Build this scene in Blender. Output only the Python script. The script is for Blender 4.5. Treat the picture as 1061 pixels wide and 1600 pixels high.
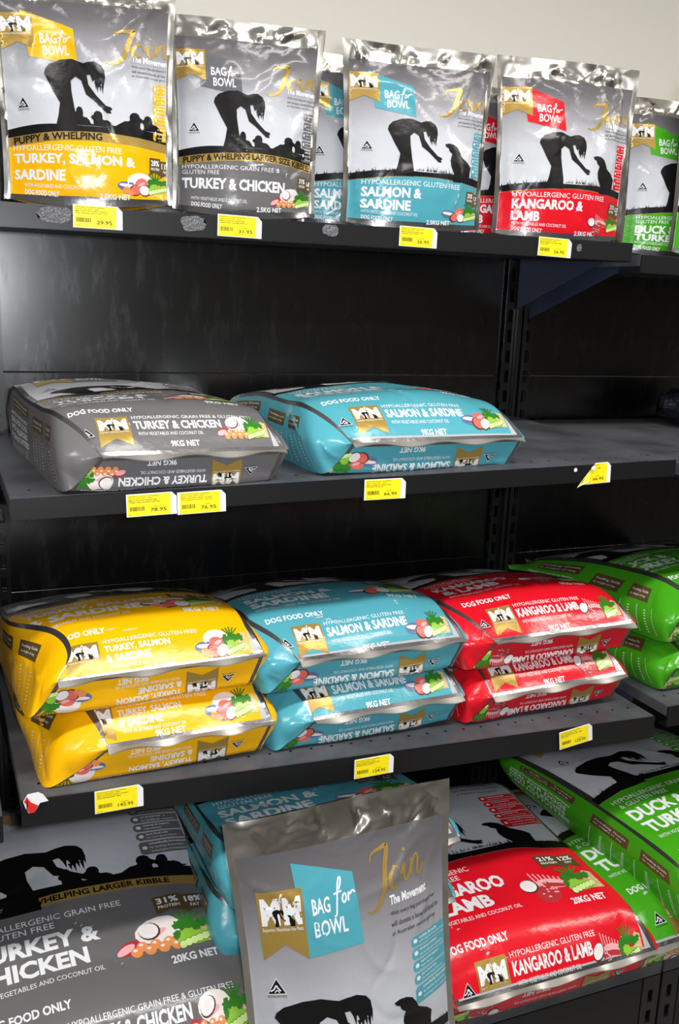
import bpy, bmesh, math, random
import numpy as np
from mathutils import Matrix, Vector

# ------------------------------------------------------------------ camera, world, light
for o in list(bpy.data.objects): bpy.data.objects.remove(o)
SC = bpy.context.scene
COL = SC.collection
CAM = Vector((-.0877, -1.9601, 1.6))
yaw, pitch, roll = .4082, .2169, .0395
F = Vector((math.sin(yaw)*math.cos(pitch), math.cos(yaw)*math.cos(pitch), -math.sin(pitch)))
R0 = Vector((math.cos(yaw), -math.sin(yaw), 0)); U0 = R0.cross(F)
R = math.cos(roll)*R0+math.sin(roll)*U0; U = -math.sin(roll)*R0+math.cos(roll)*U0
cd = bpy.data.cameras.new('camera'); cam = bpy.data.objects.new('camera', cd); COL.objects.link(cam)
cam.matrix_world = Matrix(((R.x, U.x, -F.x, CAM.x), (R.y, U.y, -F.y, CAM.y), (R.z, U.z, -F.z, CAM.z), (0, 0, 0, 1)))
cd.sensor_fit = 'VERTICAL'; cd.sensor_height = 36; cd.lens = 1487.1/1600*36
cd.clip_start = .05
SC.camera = cam
SC.view_settings.view_transform = 'Standard'; SC.view_settings.look = 'None'
SC.view_settings.exposure = 0; SC.view_settings.gamma = 1; SC.view_settings.use_curve_mapping = False
w = bpy.data.worlds.new('world'); SC.world = w; w.use_nodes = True
w.node_tree.nodes['Background'].inputs[0].default_value = (.75, .8, .9, 1)
w.node_tree.nodes['Background'].inputs[1].default_value = .05

def area(name, loc, rot, sx, sy, power, col=(1, 1, 1), spread=None):
    l = bpy.data.lights.new(name, 'AREA'); l.shape = 'RECTANGLE'; l.size = sx; l.size_y = sy
    l.energy = power; l.color = col
    if spread: l.spread = spread
    o = bpy.data.objects.new(name, l); COL.objects.link(o); o.location = loc; o.rotation_euler = rot
    return o
FLASH = 16.5
CEIL = 32.0
fl = area('camera_flash', CAM+R*.06+U*.03-F*.02, (0, 0, 0), .07, .045, FLASH, (.93, .96, 1))
fl.matrix_world = Matrix.Translation(CAM+R*.06+U*.03-F*.02) @ cam.matrix_world.to_3x3().to_4x4()
LAMPS = [(-1.2, -1.5), (.9, -1.5), (3.0, -1.5), (-1.2, -3.9), (.9, -3.9), (3.0, -3.9)]  # farther row is added out of view, so the foil has bright strips to reflect

# ------------------------------------------------------------------ helpers
def lin(c): return tuple(((x/255+.055)/1.055)**2.4 if x/255 > .04045 else x/255/12.92 for x in c)
def mat(name, rgb, rough=.4, metal=0., spec=None, bump=None, coat=0., extra=None):
    m = bpy.data.materials.new(name); m.use_nodes = True
    nt = m.node_tree; b = nt.nodes['Principled BSDF']
    b.inputs['Base Color'].default_value = (*lin(rgb), 1)
    b.inputs['Roughness'].default_value = rough; b.inputs['Metallic'].default_value = metal
    if spec is None: spec = .34 if ('_ink' in name or '_print' in name or 'printed' in name) else .5
    b.inputs['Specular IOR Level'].default_value = spec
    b.inputs['Coat Weight'].default_value = coat; b.inputs['Coat Roughness'].default_value = .12
    if bump:
        sc, st, dist = bump[:3]
        tc = nt.nodes.new('ShaderNodeTexCoord'); n = nt.nodes.new('ShaderNodeTexNoise')
        n.inputs['Scale'].default_value = sc; n.inputs['Detail'].default_value = bump[3] if len(bump) > 3 else 3
        bp = nt.nodes.new('ShaderNodeBump'); bp.inputs['Strength'].default_value = st; bp.inputs['Distance'].default_value = dist
        nt.links.new(tc.outputs['Object'], n.inputs['Vector']); nt.links.new(n.outputs['Fac'], bp.inputs['Height'])
        nt.links.new(bp.outputs['Normal'], b.inputs['Normal'])
    if extra: extra(nt, b)
    return m
def tag(o, label=None, cat=None, group=None, kind=None):
    if label: o['label'] = label
    if cat: o['category'] = cat
    if group: o['group'] = group
    if kind: o['kind'] = kind
    return o
def empty(name, loc, label, cat, group=None, rot=(0, 0, 0)):
    o = bpy.data.objects.new(name, None); COL.objects.link(o); o.empty_display_size = .02
    o.location = loc; o.rotation_euler = rot
    return tag(o, label, cat, group)
def link(name, me, parent=None, mats=()):
    o = bpy.data.objects.new(name, me); COL.objects.link(o)
    for m in mats: me.materials.append(m)
    if parent: o.parent = parent
    return o
def boxes(name, bl, m, parent=None, bevel=0., mi=None):
    """one mesh of boxes ((x0,x1),(y0,y1),(z0,z1)) with bevelled edges"""
    bm = bmesh.new()
    for b in bl:
        g = bmesh.ops.create_cube(bm, size=1)
        (x0, x1), (y0, y1), (z0, z1) = b[:3]
        for v in g['verts']:
            v.co = Vector(((x0+x1)/2+v.co.x*(x1-x0), (y0+y1)/2+v.co.y*(y1-y0), (z0+z1)/2+v.co.z*(z1-z0)))
            if len(b) > 3: v.co = b[3](v.co)
    if bevel: bmesh.ops.bevel(bm, geom=bm.edges[:], offset=bevel, segments=2, affect='EDGES', profile=.6)
    me = bpy.data.meshes.new(name); bm.to_mesh(me); bm.free()
    return link(name, me, parent, m if isinstance(m, (list, tuple)) else [m])
def struct(name, bl, m, bevel=0.):
    return tag(boxes(name, bl, m, bevel=bevel), kind='structure')

# ------------------------------------------------------------------ materials
def wallx(nt, b):
    n = nt.nodes.new('ShaderNodeTexNoise'); n.inputs['Scale'].default_value = 3
    r = nt.nodes.new('ShaderNodeValToRGB'); r.color_ramp.elements[0].color = (*lin((238, 234, 223)), 1); r.color_ramp.elements[1].color = (*lin((245, 242, 234)), 1)
    nt.links.new(n.outputs['Fac'], r.inputs[0]); nt.links.new(r.outputs[0], b.inputs['Base Color'])
M_wall = mat('cream_wall_paint', (230, 227, 218), .6, bump=(160, .15, .002), extra=wallx)
M_ceil = mat('ceiling_white', (225, 225, 222), .8)
M_floor = mat('grey_vinyl_floor', (120, 118, 115), .35, bump=(8, .1, .004))
def scuffs(nt, b):
    tc = nt.nodes.new('ShaderNodeTexCoord'); mp = nt.nodes.new('ShaderNodeMapping'); mp.inputs['Scale'].default_value = (9, 1, 2.2); mp.inputs['Rotation'].default_value = (0, .35, 0)
    n = nt.nodes.new('ShaderNodeTexNoise'); n.inputs['Scale'].default_value = 3.2; n.inputs['Detail'].default_value = 6; n.inputs['Roughness'].default_value = .7
    r = nt.nodes.new('ShaderNodeMapRange'); r.inputs['From Min'].default_value = .5; r.inputs['From Max'].default_value = .78; r.inputs['To Min'].default_value = .24; r.inputs['To Max'].default_value = .38
    nt.links.new(tc.outputs['Object'], mp.inputs[0]); nt.links.new(mp.outputs[0], n.inputs['Vector'])
    nt.links.new(n.outputs['Fac'], r.inputs['Value']); nt.links.new(r.outputs[0], b.inputs['Roughness'])
M_panel = mat('black_enamel_panel', (4, 4, 6), .3, spec=.85, extra=scuffs)
M_shelf = mat('black_powder_coat', (26, 26, 28), .42, spec=.4, bump=(900, .2, .0006))
def dusty(nt, b):
    tc = nt.nodes.new('ShaderNodeTexCoord')
    n = nt.nodes.new('ShaderNodeTexNoise'); n.inputs['Scale'].default_value = 5; n.inputs['Detail'].default_value = 7; n.inputs['Roughness'].default_value = .65
    r = nt.nodes.new('ShaderNodeValToRGB'); r.color_ramp.elements[0].color = (*lin((50, 51, 56)), 1); r.color_ramp.elements[1].color = (*lin((98, 100, 106)), 1)
    r.color_ramp.elements[0].position = .3; r.color_ramp.elements[1].position = .75
    nt.links.new(tc.outputs['Object'], n.inputs['Vector']); nt.links.new(n.outputs['Fac'], r.inputs[0]); nt.links.new(r.outputs[0], b.inputs['Base Color'])
M_deck = mat('dusty_grey_shelf_top', (60, 62, 66), .45, spec=.4, bump=(700, .2, .0006), extra=dusty)
M_lip = mat('black_shelf_lip', (20, 20, 22), .38, spec=.45)
M_post = mat('black_upright_steel', (22, 22, 25), .28, spec=.6)
M_brk = mat('blue_black_bracket', (50, 56, 76), .5, spec=.4)
M_hole = mat('hole_black', (4, 4, 4), .9, spec=.1)

BUMP = (60, .28, .0026)
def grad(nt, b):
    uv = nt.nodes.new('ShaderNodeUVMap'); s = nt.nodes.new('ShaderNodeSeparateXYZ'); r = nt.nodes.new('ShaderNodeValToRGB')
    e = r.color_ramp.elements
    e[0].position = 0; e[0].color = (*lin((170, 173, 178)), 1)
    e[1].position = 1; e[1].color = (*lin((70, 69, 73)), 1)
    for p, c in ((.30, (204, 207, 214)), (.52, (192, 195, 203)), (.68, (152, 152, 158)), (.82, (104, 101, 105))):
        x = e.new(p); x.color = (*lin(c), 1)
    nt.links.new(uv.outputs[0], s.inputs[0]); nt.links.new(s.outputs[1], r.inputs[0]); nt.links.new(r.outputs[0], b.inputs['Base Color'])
FR = .23
M = {}
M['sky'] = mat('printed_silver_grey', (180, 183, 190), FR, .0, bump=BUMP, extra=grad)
M['foil'] = mat('crinkled_silver_foil', (214, 212, 208), .2, 1., bump=(17, .45, .010, .4))
M['dfoil'] = mat('dark_silver_seal', (128, 126, 127), .26, .85, bump=BUMP)
M['seal'] = mat('smooth_silver_seal', (165, 162, 157), .38, .6, bump=(30, .15, .003))
M['white'] = mat('white_ink', (226, 228, 232), FR+.05, bump=BUMP)
M['black'] = mat('black_ink', (16, 15, 17), FR+.05, bump=BUMP)
M['gold'] = mat('gold_ink', (172, 142, 72), .3, .35, bump=BUMP)
M['dgold'] = mat('bronze_ink', (98, 80, 48), .3, .2, bump=BUMP)
M['rose'] = mat('salmon_pink_ink', (222, 105, 95), FR, bump=BUMP)
M['pink'] = mat('pale_pink_ink', (232, 170, 175), FR, bump=BUMP)
M['meat'] = mat('meat_red_ink', (176, 52, 58), FR, bump=BUMP)
M['egg'] = mat('shell_white_ink', (232, 222, 220), FR, bump=BUMP)
M['brown'] = mat('brown_ink', (92, 50, 34), FR, bump=BUMP)
M['leaf'] = mat('leaf_green_ink', (52, 120, 38), FR, bump=BUMP)
M['lime'] = mat('lime_green_ink', (140, 190, 62), FR, bump=BUMP)
M['pale'] = mat('cucumber_pale_ink', (205, 225, 150), FR, bump=BUMP)
M['tan'] = mat('rice_tan_ink', (205, 178, 128), FR, bump=BUMP)
M['orange'] = mat('orange_ink', (226, 142, 84), FR, bump=BUMP)
M['blue'] = mat('fish_blue_ink', (92, 112, 160), FR, bump=BUMP)
M['mid'] = mat('grey_ink', (100, 100, 106), FR, bump=BUMP)
FL = {
 'yellow': dict(c=(240, 178, 8), big=['TURKEY, SALMON &', 'SARDINE'], row=['TURKEY, SALMON', '& SARDINE'], hyp=['HYPOALLERGENIC GLUTEN FREE'], puppy='PUPPY & WHELPING', pr=('28%', '16%')),
 'grey': dict(c=(104, 102, 104), big=['TURKEY & CHICKEN'], big2=['TURKEY &', 'CHICKEN'], row=['TURKEY & CHICKEN'], hyp=['HYPOALLERGENIC GRAIN FREE', '& GLUTEN FREE'], puppy='PUPPY & WHELPING LARGER SIZE KIBBLE', pr=('31%', '18%')),
 'teal': dict(c=(78, 158, 174), big=['SALMON &', 'SARDINE'], row=['SALMON & SARDINE'], hyp=['HYPOALLERGENIC GLUTEN FREE'], pr=('20%', '10%')),
 'red': dict(c=(214, 22, 38), big=['KANGAROO &', 'LAMB'], big2=['KANGAROO', '& LAMB'], row=['KANGAROO & LAMB'], hyp=['HYPOALLERGENIC GLUTEN FREE'], pr=('21%', '12%')),
 'green': dict(c=(66, 158, 26), big=['DUCK &', 'TURKEY'], row=['DUCK & TURKEY'], hyp=['HYPOALLERGENIC GRAIN FREE', '& GLUTEN FREE'], pr=('24%', '14%')),
}
for k, v in FL.items():
    M['c_'+k] = mat(k+'_print', v['c'], FR, bump=BUMP)
PAL = ['c', 'sky', 'foil', 'dfoil', 'white', 'black', 'gold', 'dgold', 'rose', 'pink', 'meat', 'egg', 'brown', 'leaf', 'lime', 'pale', 'tan', 'orange', 'blue', 'mid', 'seal']
PI_ = {n: i for i, n in enumerate(PAL)}
def palette(fl): return [M['c_'+fl] if n == 'c' else M[n] for n in PAL]

# ------------------------------------------------------------------ flat artwork, later laid onto the bag film
_tc = {}
def text_mesh(s, bold=0., shear=0.):
    k = (s, bold, shear)
    if k in _tc: return _tc[k]
    c = bpy.data.curves.new('t', 'FONT'); c.body = s; c.offset = bold; c.shear = shear; c.resolution_u = 2; c.size = 1
    o = bpy.data.objects.new('t', c); COL.objects.link(o)
    dg = bpy.context.evaluated_depsgraph_get(); dg.update()
    me = o.evaluated_get(dg).to_mesh()
    v = np.array([tuple(x.co)[:2] for x in me.vertices]); f = [tuple(p.vertices) for p in me.polygons]
    o.evaluated_get(dg).to_mesh_clear(); bpy.data.objects.remove(o); bpy.data.curves.remove(c)
    v = v-v.min(0); v = v/np.maximum(v.max(0), 1e-6)
    _tc[k] = (v, f); return _tc[k]
class Art:
    def __init__(s): s.bm = bmesh.new()
    def poly(s, pts, m, layer=1):
        vs = [s.bm.verts.new((x, y, layer)) for x, y in pts]
        try: f = s.bm.faces.new(vs); f.material_index = PI_[m]
        except ValueError: pass
    def text(s, t, x0, y0, x1, y1, m='white', layer=3, bold=.0, shear=0., rot=0., warp=None):
        v, f = text_mesh(t, bold, shear)
        p = v*[x1-x0, y1-y0]
        if warp: p[:, 1] += np.array([warp(x0+a)-warp(.5) for a in p[:, 0]])
        if rot:
            c, sn = math.cos(rot), math.sin(rot); p = p@np.array([[c, sn], [-sn, c]])
        p = p+[x0, y0]
        vs = [s.bm.verts.new((a, b, layer)) for a, b in p]
        for q in f:
            try: fc = s.bm.faces.new([vs[i] for i in q]); fc.material_index = PI_[m]
            except ValueError: pass
    def rect(s, x0, y0, x1, y1, m, layer=1): s.poly([(x0, y0), (x1, y0), (x1, y1), (x0, y1)], m, layer)
    def ell(s, cx, cy, rx, ry, m, layer=2, rot=0., n=16, jag=0.):
        pts = []
        for i in range(n):
            t = 2*math.pi*i/n; r = 1-jag*(i % 2); x, y = rx*math.cos(t)*r, ry*math.sin(t)*r
            pts.append((cx+x*math.cos(rot)-y*math.sin(rot), cy+x*math.sin(rot)+y*math.cos(rot)))
        s.poly(pts, m, layer)
    def stroke(s, pts, wd, m, layer=3):
        """ribbon of varying width along a smooth polyline"""
        P = np.array(pts, float); n = len(P); W_ = np.array([wd(i/(n-1)) if callable(wd) else wd for i in range(n)])
        T = np.gradient(P, axis=0); T /= np.linalg.norm(T, axis=1)[:, None]+1e-9; N = np.stack([-T[:, 1], T[:, 0]], 1)
        A, B = P+N*W_[:, None]/2, P-N*W_[:, None]/2
        for i in range(n-1): s.poly([A[i], B[i], B[i+1], A[i+1]], m, layer)
    def finish(s, da, ds):
        bm = s.bm
        big = [f for f in bm.faces if len(f.verts) > 4]
        bmesh.ops.triangulate(bm, faces=big)
        xs = [v.co.x for v in bm.verts]; ys = [v.co.y for v in bm.verts]
        for ax, lo, hi, d in ((0, min(xs), max(xs), da), (1, min(ys), max(ys), ds)):
            for i in range(int(math.floor(lo/d))+1, int(math.ceil(hi/d))):
                c = [0, 0, 0]; c[ax] = i*d; no = [0, 0, 0]; no[ax] = 1
                bmesh.ops.bisect_plane(bm, geom=bm.verts[:]+bm.edges[:]+bm.faces[:], plane_co=c, plane_no=no, dist=1e-7)
        bm.verts.index_update()
        V = np.array([tuple(v.co) for v in bm.verts])
        Fc = [[v.index for v in f.verts] for f in bm.faces]; Mi = [f.material_index for f in bm.faces]
        bm.free(); return V, Fc, Mi
def curve_pts(ctrl, n=10):
    """smooth (Catmull-Rom) points through the control list"""
    P = np.array(ctrl, float); P = np.vstack([2*P[0]-P[1], P, 2*P[-1]-P[-2]]); out = []
    for i in range(1, len(P)-2):
        for t in np.linspace(0, 1, n, endpoint=False):
            a, b, c, d = P[i-1:i+3]
            out.append(.5*((2*b)+(-a+c)*t+(2*a-5*b+4*c-d)*t*t+(-a+3*b-3*c+d)*t**3))
    out.append(P[-2]); return np.array(out)

WOMAN = [(425, 500), (440, 480), (480, 462), (520, 458), (560, 475), (578, 468), (600, 465), (622, 478), (632, 500), (634, 530), (628, 572), (621, 552), (614, 566), (605, 572), (598, 540), (590, 548), (582, 520), (570, 522), (575, 560), (600, 600), (635, 640), (655, 648), (657, 658), (650, 660), (655, 672), (640, 672), (630, 662), (595, 625), (565, 600), (550, 545), (530, 530), (513, 548), (514, 590), (520, 640), (528, 700), (530, 756), (450, 756), (465, 690), (472, 640), (448, 590), (430, 545), (420, 520)]
DOG = [(670, 570), (690, 563), (712, 565), (732, 576), (747, 602), (754, 622), (790, 650), (808, 672), (804, 700), (802, 760), (715, 760), (718, 715), (702, 680), (698, 650), (706, 615), (692, 602), (688, 588), (676, 582)]
PUP = [(-.05, 0), (.06, .12), (.05, .40), (-.02, .46), (-.08, .56), (-.04, .66), (.06, .72), (.12, .90), (.24, 1.0), (.40, .98), (.50, .88), (.55, .68), (.52, .52), (.60, .46), (.78, .44), (.95, .30), (1.05, .12), (1.2, .10), (1.22, 0)]
def puppies(A, x0, y0, sc, m='black', layer=3):
    for dx, w_, h_, fl in ((0, .10, .12, 1), (.115, .13, .10, 1), (.30, .15, .11, 0), (.46, .12, .10, 1)):
        pts = [((p[0] if fl else 1-p[0])*w_*sc+x0+dx*sc, p[1]*h_*sc+y0) for p in PUP]
        A.poly(pts, m, layer)
def hill(A, f, top, rnd, w0=0., w1=1., grass=True, m='black', layer=2, blade=.02):
    """black ground above an arched band; f(a) band top, top = ground height above it"""
    n = 60; up = []
    for i in range(n+1):
        a = w0+(w1-w0)*i/n; h = top
        up.append((a, f(a)+h*(.8+.2*math.sin(a*9))))
    for i in range(n):
        a0, a1 = w0+(w1-w0)*i/n, w0+(w1-w0)*(i+1)/n
        A.poly([(a0, f(a0)-.004), (a1, f(a1)-.004), up[i+1], up[i]], m, layer)
    if grass:
        for i in range(150):
            a = w0+(w1-w0)*rnd.random(); b = f(a)+top*.75; h = blade*rnd.uniform(.4, 1.5)*(1.8 if rnd.random() < .08 else 1); l = rnd.uniform(-.4, .4)*h
            A.poly([(a-.003, b), (a+.003, b), (a+l, b+h)], m, layer)
def strip(A, f0, f1, m, layer, x0=0., x1=1., n=40):
    for i in range(n):
        a, b = x0+(x1-x0)*i/n, x0+(x1-x0)*(i+1)/n
        A.poly([(a, f0(a)), (b, f0(b)), (b, f1(b)), (a, f1(a))], m, layer)
def tri_logo(A, cx, cy, r):
    A.poly([(cx-r*1.12, cy-r*.75), (cx+r*1.12, cy-r*.75), (cx, cy+r*1.2)], 'white', 3)
    A.poly([(cx-r, cy-r*.66), (cx+r, cy-r*.66), (cx, cy+r*1.05)], 'black', 4)
    A.stroke(curve_pts([(cx-r*.7, cy-r*.35), (cx-r*.3, cy-r*.1), (cx-r*.05, cy+r*.3), (cx+r*.15, cy+r*.0), (cx+r*.45, cy-r*.35)], 5), r*.16, 'white', 5)
    A.stroke(curve_pts([(cx-r*.25, cy-r*.5), (cx+r*.05, cy-r*.25), (cx+r*.3, cy-r*.55)], 5), r*.12, 'white', 5)
    A.text('AUSTRALIAN MADE', cx-r*1.1, cy-r*1.12, cx+r*1.1, cy-r*.86, 'black', 3)
def ribbon(A, x0, y0, x1, y1, k=1.):
    h = y1-y0; w_ = x1-x0
    A.poly([(x0, y1), (x0, y0), (x0+w_/2, y0+h*.22), (x1, y0), (x1, y1)], 'gold', 5)
    A.text('M', x0+w_*.06, y0+h*.50, x0+w_*.46, y0+h*.90, 'white', 6, .05); A.text('M', x0+w_*.54, y0+h*.50, x0+w_*.94, y0+h*.90, 'white', 6, .05)
    A.text('f', x0+w_*.44, y0+h*.66, x0+w_*.56, y0+h*.96, 'white', 6, 0, .3)
    A.poly([(x0+w_*(.30+(x-420)/640*.75), y0+h*(.48+(760-y)/480*.40)) for x, y in WOMAN], 'black', 7)
    A.poly([(x0+w_*(.34+(x-430)/640*.75), y0+h*(.48+(760-y)/480*.40)) for x, y in DOG], 'black', 7)
    A.text('Superior Nutrition For Pets', x0+w_*.06, y0+h*.40, x0+w_*.94, y0+h*.47, 'white', 6)
def for_script(A, x0, y0, w_, h, m='white', layer=4):
    q = lambda P: [(x0+a*w_, y0+b*h) for a, b in P]
    t = w_*.075
    A.stroke(q(curve_pts([(.0, -.25), (.1, -.2), (.17, .2), (.27, .75), (.38, 1.0), (.43, .88), (.3, .6)], 6)), t, m, layer)
    A.stroke(q([(.05, .48), (.42, .55)]), t, m, layer)
    A.stroke(q(curve_pts([(.50, .45), (.42, .3), (.47, .15), (.58, .25), (.58, .42), (.50, .45)], 5)), t, m, layer)
    A.stroke(q(curve_pts([(.68, .18), (.72, .45), (.78, .4), (.9, .5), (1.0, .42)], 5)), t, m, layer)
def join_script(A, x0, y0, w_, h):
    q = lambda P: [(x0+a*w_, y0+b*h) for a, b in P]
    T = w_*.055
    A.stroke(q(curve_pts([(.12, .80), (.16, .93), (.30, .99), (.42, 1.0), (.36, .70), (.30, .35), (.20, .08), (.08, .0), (.0, .03)], 9)), lambda t: T*(.35+1.1*math.sin(math.pi*min(1, max(0, t*1.15-.1)))), 'gold', 3)
    A.stroke(q(curve_pts([(.52, .66), (.42, .50), (.42, .33), (.50, .30), (.58, .45), (.56, .62), (.48, .66)], 7)), lambda t: T*(.6+.5*math.sin(6.28*t)), 'gold', 3)
    A.stroke(q(curve_pts([(.60, .5), (.66, .66), (.66, .45), (.70, .36), (.77, .46)], 6)), T*.8, 'gold', 3)
    A.ell(x0+.69*w_, y0+.88*h, w_*.022, h*.03, 'gold', 3)
    A.stroke(q(curve_pts([(.77, .46), (.81, .70), (.80, .42)], 5)), T*.8, 'gold', 3)
    A.stroke(q(curve_pts([(.81, .55), (.88, .74), (.93, .68), (.91, .45), (.96, .40), (1.03, .55)], 6)), T*.7, 'gold', 3)
def food(A, x0, y0, w_, h, fl, rnd, layer=4):
    E_ = lambda x, y, rx, ry, m, l=0, rot=0, n=14, j=0: A.ell(x0+x*w_, y0+y*h, rx*w_, ry*h, m, layer+l, rot, n, j)
    if fl in ('yellow', 'teal'):
        if fl == 'yellow': E_(.42, .62, .24, .30, 'egg', 0, .1)
        E_(.20, .42, .20, .17, 'blue', 0, -.12, 14); E_(.20, .45, .17, .06, 'egg', 1, -.12); E_(.18, .36, .13, .03, 'mid', 1, -.12)
        E_(.33, .30, .12, .20, 'brown', 2, .3); E_(.34, .31, .10, .17, 'rose', 3, .3)
        E_(.44, .50, .13, .22, 'rose', 2, .9); E_(.44, .52, .08, .05, 'pink', 3, .5)
        if fl == 'yellow': E_(.17, .30, .07, .12, 'orange', 3); E_(.25, .22, .06, .10, 'orange', 3)
    elif fl in ('grey', 'green'):
        E_(.42, .66, .24, .28, 'egg', 0, .2); E_(.38, .58, .12, .07, 'pink', 1, .4)
        E_(.10, .38, .12, .13, 'meat', 1, .5); E_(.07, .36, .10, .08, 'pink', 2, .5)
        for i in range(7): E_(.16+.065*i, .26+.10*(i % 2), .055, .11, 'orange', 2+(i % 3)); E_(.15+.065*i, .30+.10*(i % 2), .02, .03, 'egg', 5)
    else:
        E_(.27, .30, .18, .26, 'meat', 0, .8)
        for i in range(14): E_(.14+rnd.random()*.26, .12+rnd.random()*.36, .015, .02, 'pink', 1)
        for i in range(7): A.stroke([(x0+(.22+.05*i)*w_, y0+(.48-.01*i)*h), (x0+(.20+.055*i)*w_, y0+(.92-.04*i)*h)], .018*w_, 'pink', layer+1)
        E_(.40, .52, .20, .14, 'pink', 0, -.2); E_(.42, .46, .15, .06, 'meat', 2, -.2)
    cx, cy = (.50, .28) if fl in ('yellow', 'teal') else ((.33, .66) if fl in ('grey', 'green') else (.10, .55))
    E_(cx, cy, .105, .20, 'brown', 4, -.5); E_(cx-.008, cy+.015, .095, .175, 'white', 5, -.5); E_(cx-.01, cy+.03, .06, .10, 'egg', 6, -.5)
    # rice, herbs, broccoli, cucumber
    A.poly([(x0+a*w_, y0+b*h) for a, b in ((.80, .22), (1.0, .20), (1.0, .72), (.90, .78), (.82, .6))], 'tan', layer+1)
    for i in range(26): E_(.82+rnd.random()*.17, .24+rnd.random()*.42, .014, .014, 'egg' if i % 2 else 'orange', 2, rnd.random(), 6)
    for i in range(6): E_(.60+.055*i+rnd.uniform(-.02, .02), .60+.07*rnd.random(), .07, .13, 'leaf', 2+(i % 2), rnd.random()*3, 14, .35)
    for i in range(5): A.stroke([(x0+.70*w_, y0+.66*h), (x0+(.58+.07*i)*w_, y0+(.98-.03*abs(i-2))*h)], .025*w_, 'leaf', layer+4)
    E_(.60, .42, .08, .14, 'leaf', 3, .2, 16, .25); E_(.68, .44, .09, .13, 'lime', 4, .2, 16, .2)
    E_(.74, .33, .19, .15, 'lime', 5, .12)
    for i in range(6): E_(.60+.058*i, .22+.028*i, .042, .10, 'leaf', 6+(i % 2)*.1, -.3); E_(.60+.058*i, .22+.028*i, .036, .085, 'pale', 7+(i % 2)*.1, -.3)
def protein(A, x0, y0, w_, h, pr, layer=8):
    for i, (t, u) in enumerate(zip(pr, ('PROTEIN', 'FAT'))):
        a = x0+i*w_*.52; ww = w_*(.52 if i == 0 else .42); b = y0-(.12*h if i else 0)
        A.poly([(a, b+h), (a, b), (a+ww/2, b+h*.18), (a+ww, b), (a+ww, b+h)], 'dgold', layer+i*.3)
        A.text(t, a+ww*.12, b+h*.55, a+ww*.88, b+h*.88, 'white', layer+1, .03)
        A.text(u, a+ww*(.12 if i == 0 else .3), b+h*.30, a+ww*(.88 if i == 0 else .7), b+h*.46, 'white', layer+1, .02)
CHECK = [('holistic formula', 'gold standard in pet food'), ('no preservatives', 'or artificial colours'), ('natural & organic', 'ingredients'), ('pure food only', 'no meat by-products'), ('scientifically formulated', 'by leading Australian', 'technologists & nutritionists')]
def checklist(A, x0, y0, x1, y1):
    n = 5.6; d = (y1-y0)/n; y = y1
    for i, ls in enumerate(CHECK):
        hgt = d*(1.45 if i == 4 else .93); b = y-hgt; r = (x1-x0)*.06
        A.poly([(x0+r, b), (x1, b), (x1, y-d*.07), (x0+r, y-d*.07), (x0, y-d*.07-r), (x0, b+r)], 'c', 2)
        A.ell(x0+(x1-x0)*.11, (b+y)/2, (x1-x0)*.06, d*.2, 'white', 3, 0, 10, .2)
        m = len(ls); hh = (y-d*.07-b)/(m+.4)
        for j, t in enumerate(ls):
            yy = y-d*.07-hh*(j+1)
            A.text(t, x0+(x1-x0)*.22, yy, x0+(x1-x0)*min(.98, .22+.033*len(t)), yy+hh*.62, 'white', 3, .02 if j == 0 else 0)
        y -= d*(1.0 if i < 4 else 1.5)
def bottom_row(A, fl, kg, rnd, pal='c'):
    """the logo, name and picture strip that runs along the foot of the sacks, unit = bag width"""
    f = FL[fl]
    tri_logo(A, .115, .145, .030)
    ribbon(A, .165, .055, .315, .245)
    two = len(f['row']) > 1
    hy = ' '.join(f['hyp'])
    A.text(hy, .335, .222, .335+.0165*len(hy)*(.92 if len(hy) > 30 else 1), .246)
    if two:
        A.text(f['row'][0], .335, .165, .63, .208, bold=.035); A.text(f['row'][1], .335, .115, .535, .158, bold=.035)
        A.text('WITH VEGETABLES AND COCONUT OIL', .345, .084, .64, .102)
    else:
        A.text(f['row'][0], .335, .150, .335+.0265*len(f['row'][0]), .208, bold=.035)
        A.text('WITH VEGETABLES AND COCONUT OIL', .345, .112, .66, .132)
    A.text(kg+' NET', .49, .042, .63, .078, bold=.03)
    food(A, .735, .045, .255, .20, fl, rnd)
def art_row(fl, kg, da, ds, mirror=True):
    A = Art(); rnd = random.Random(5); bottom_row(A, fl, kg, rnd)
    V, Fc, Mi = A.finish(da, ds)
    return V, Fc, Mi
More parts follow.
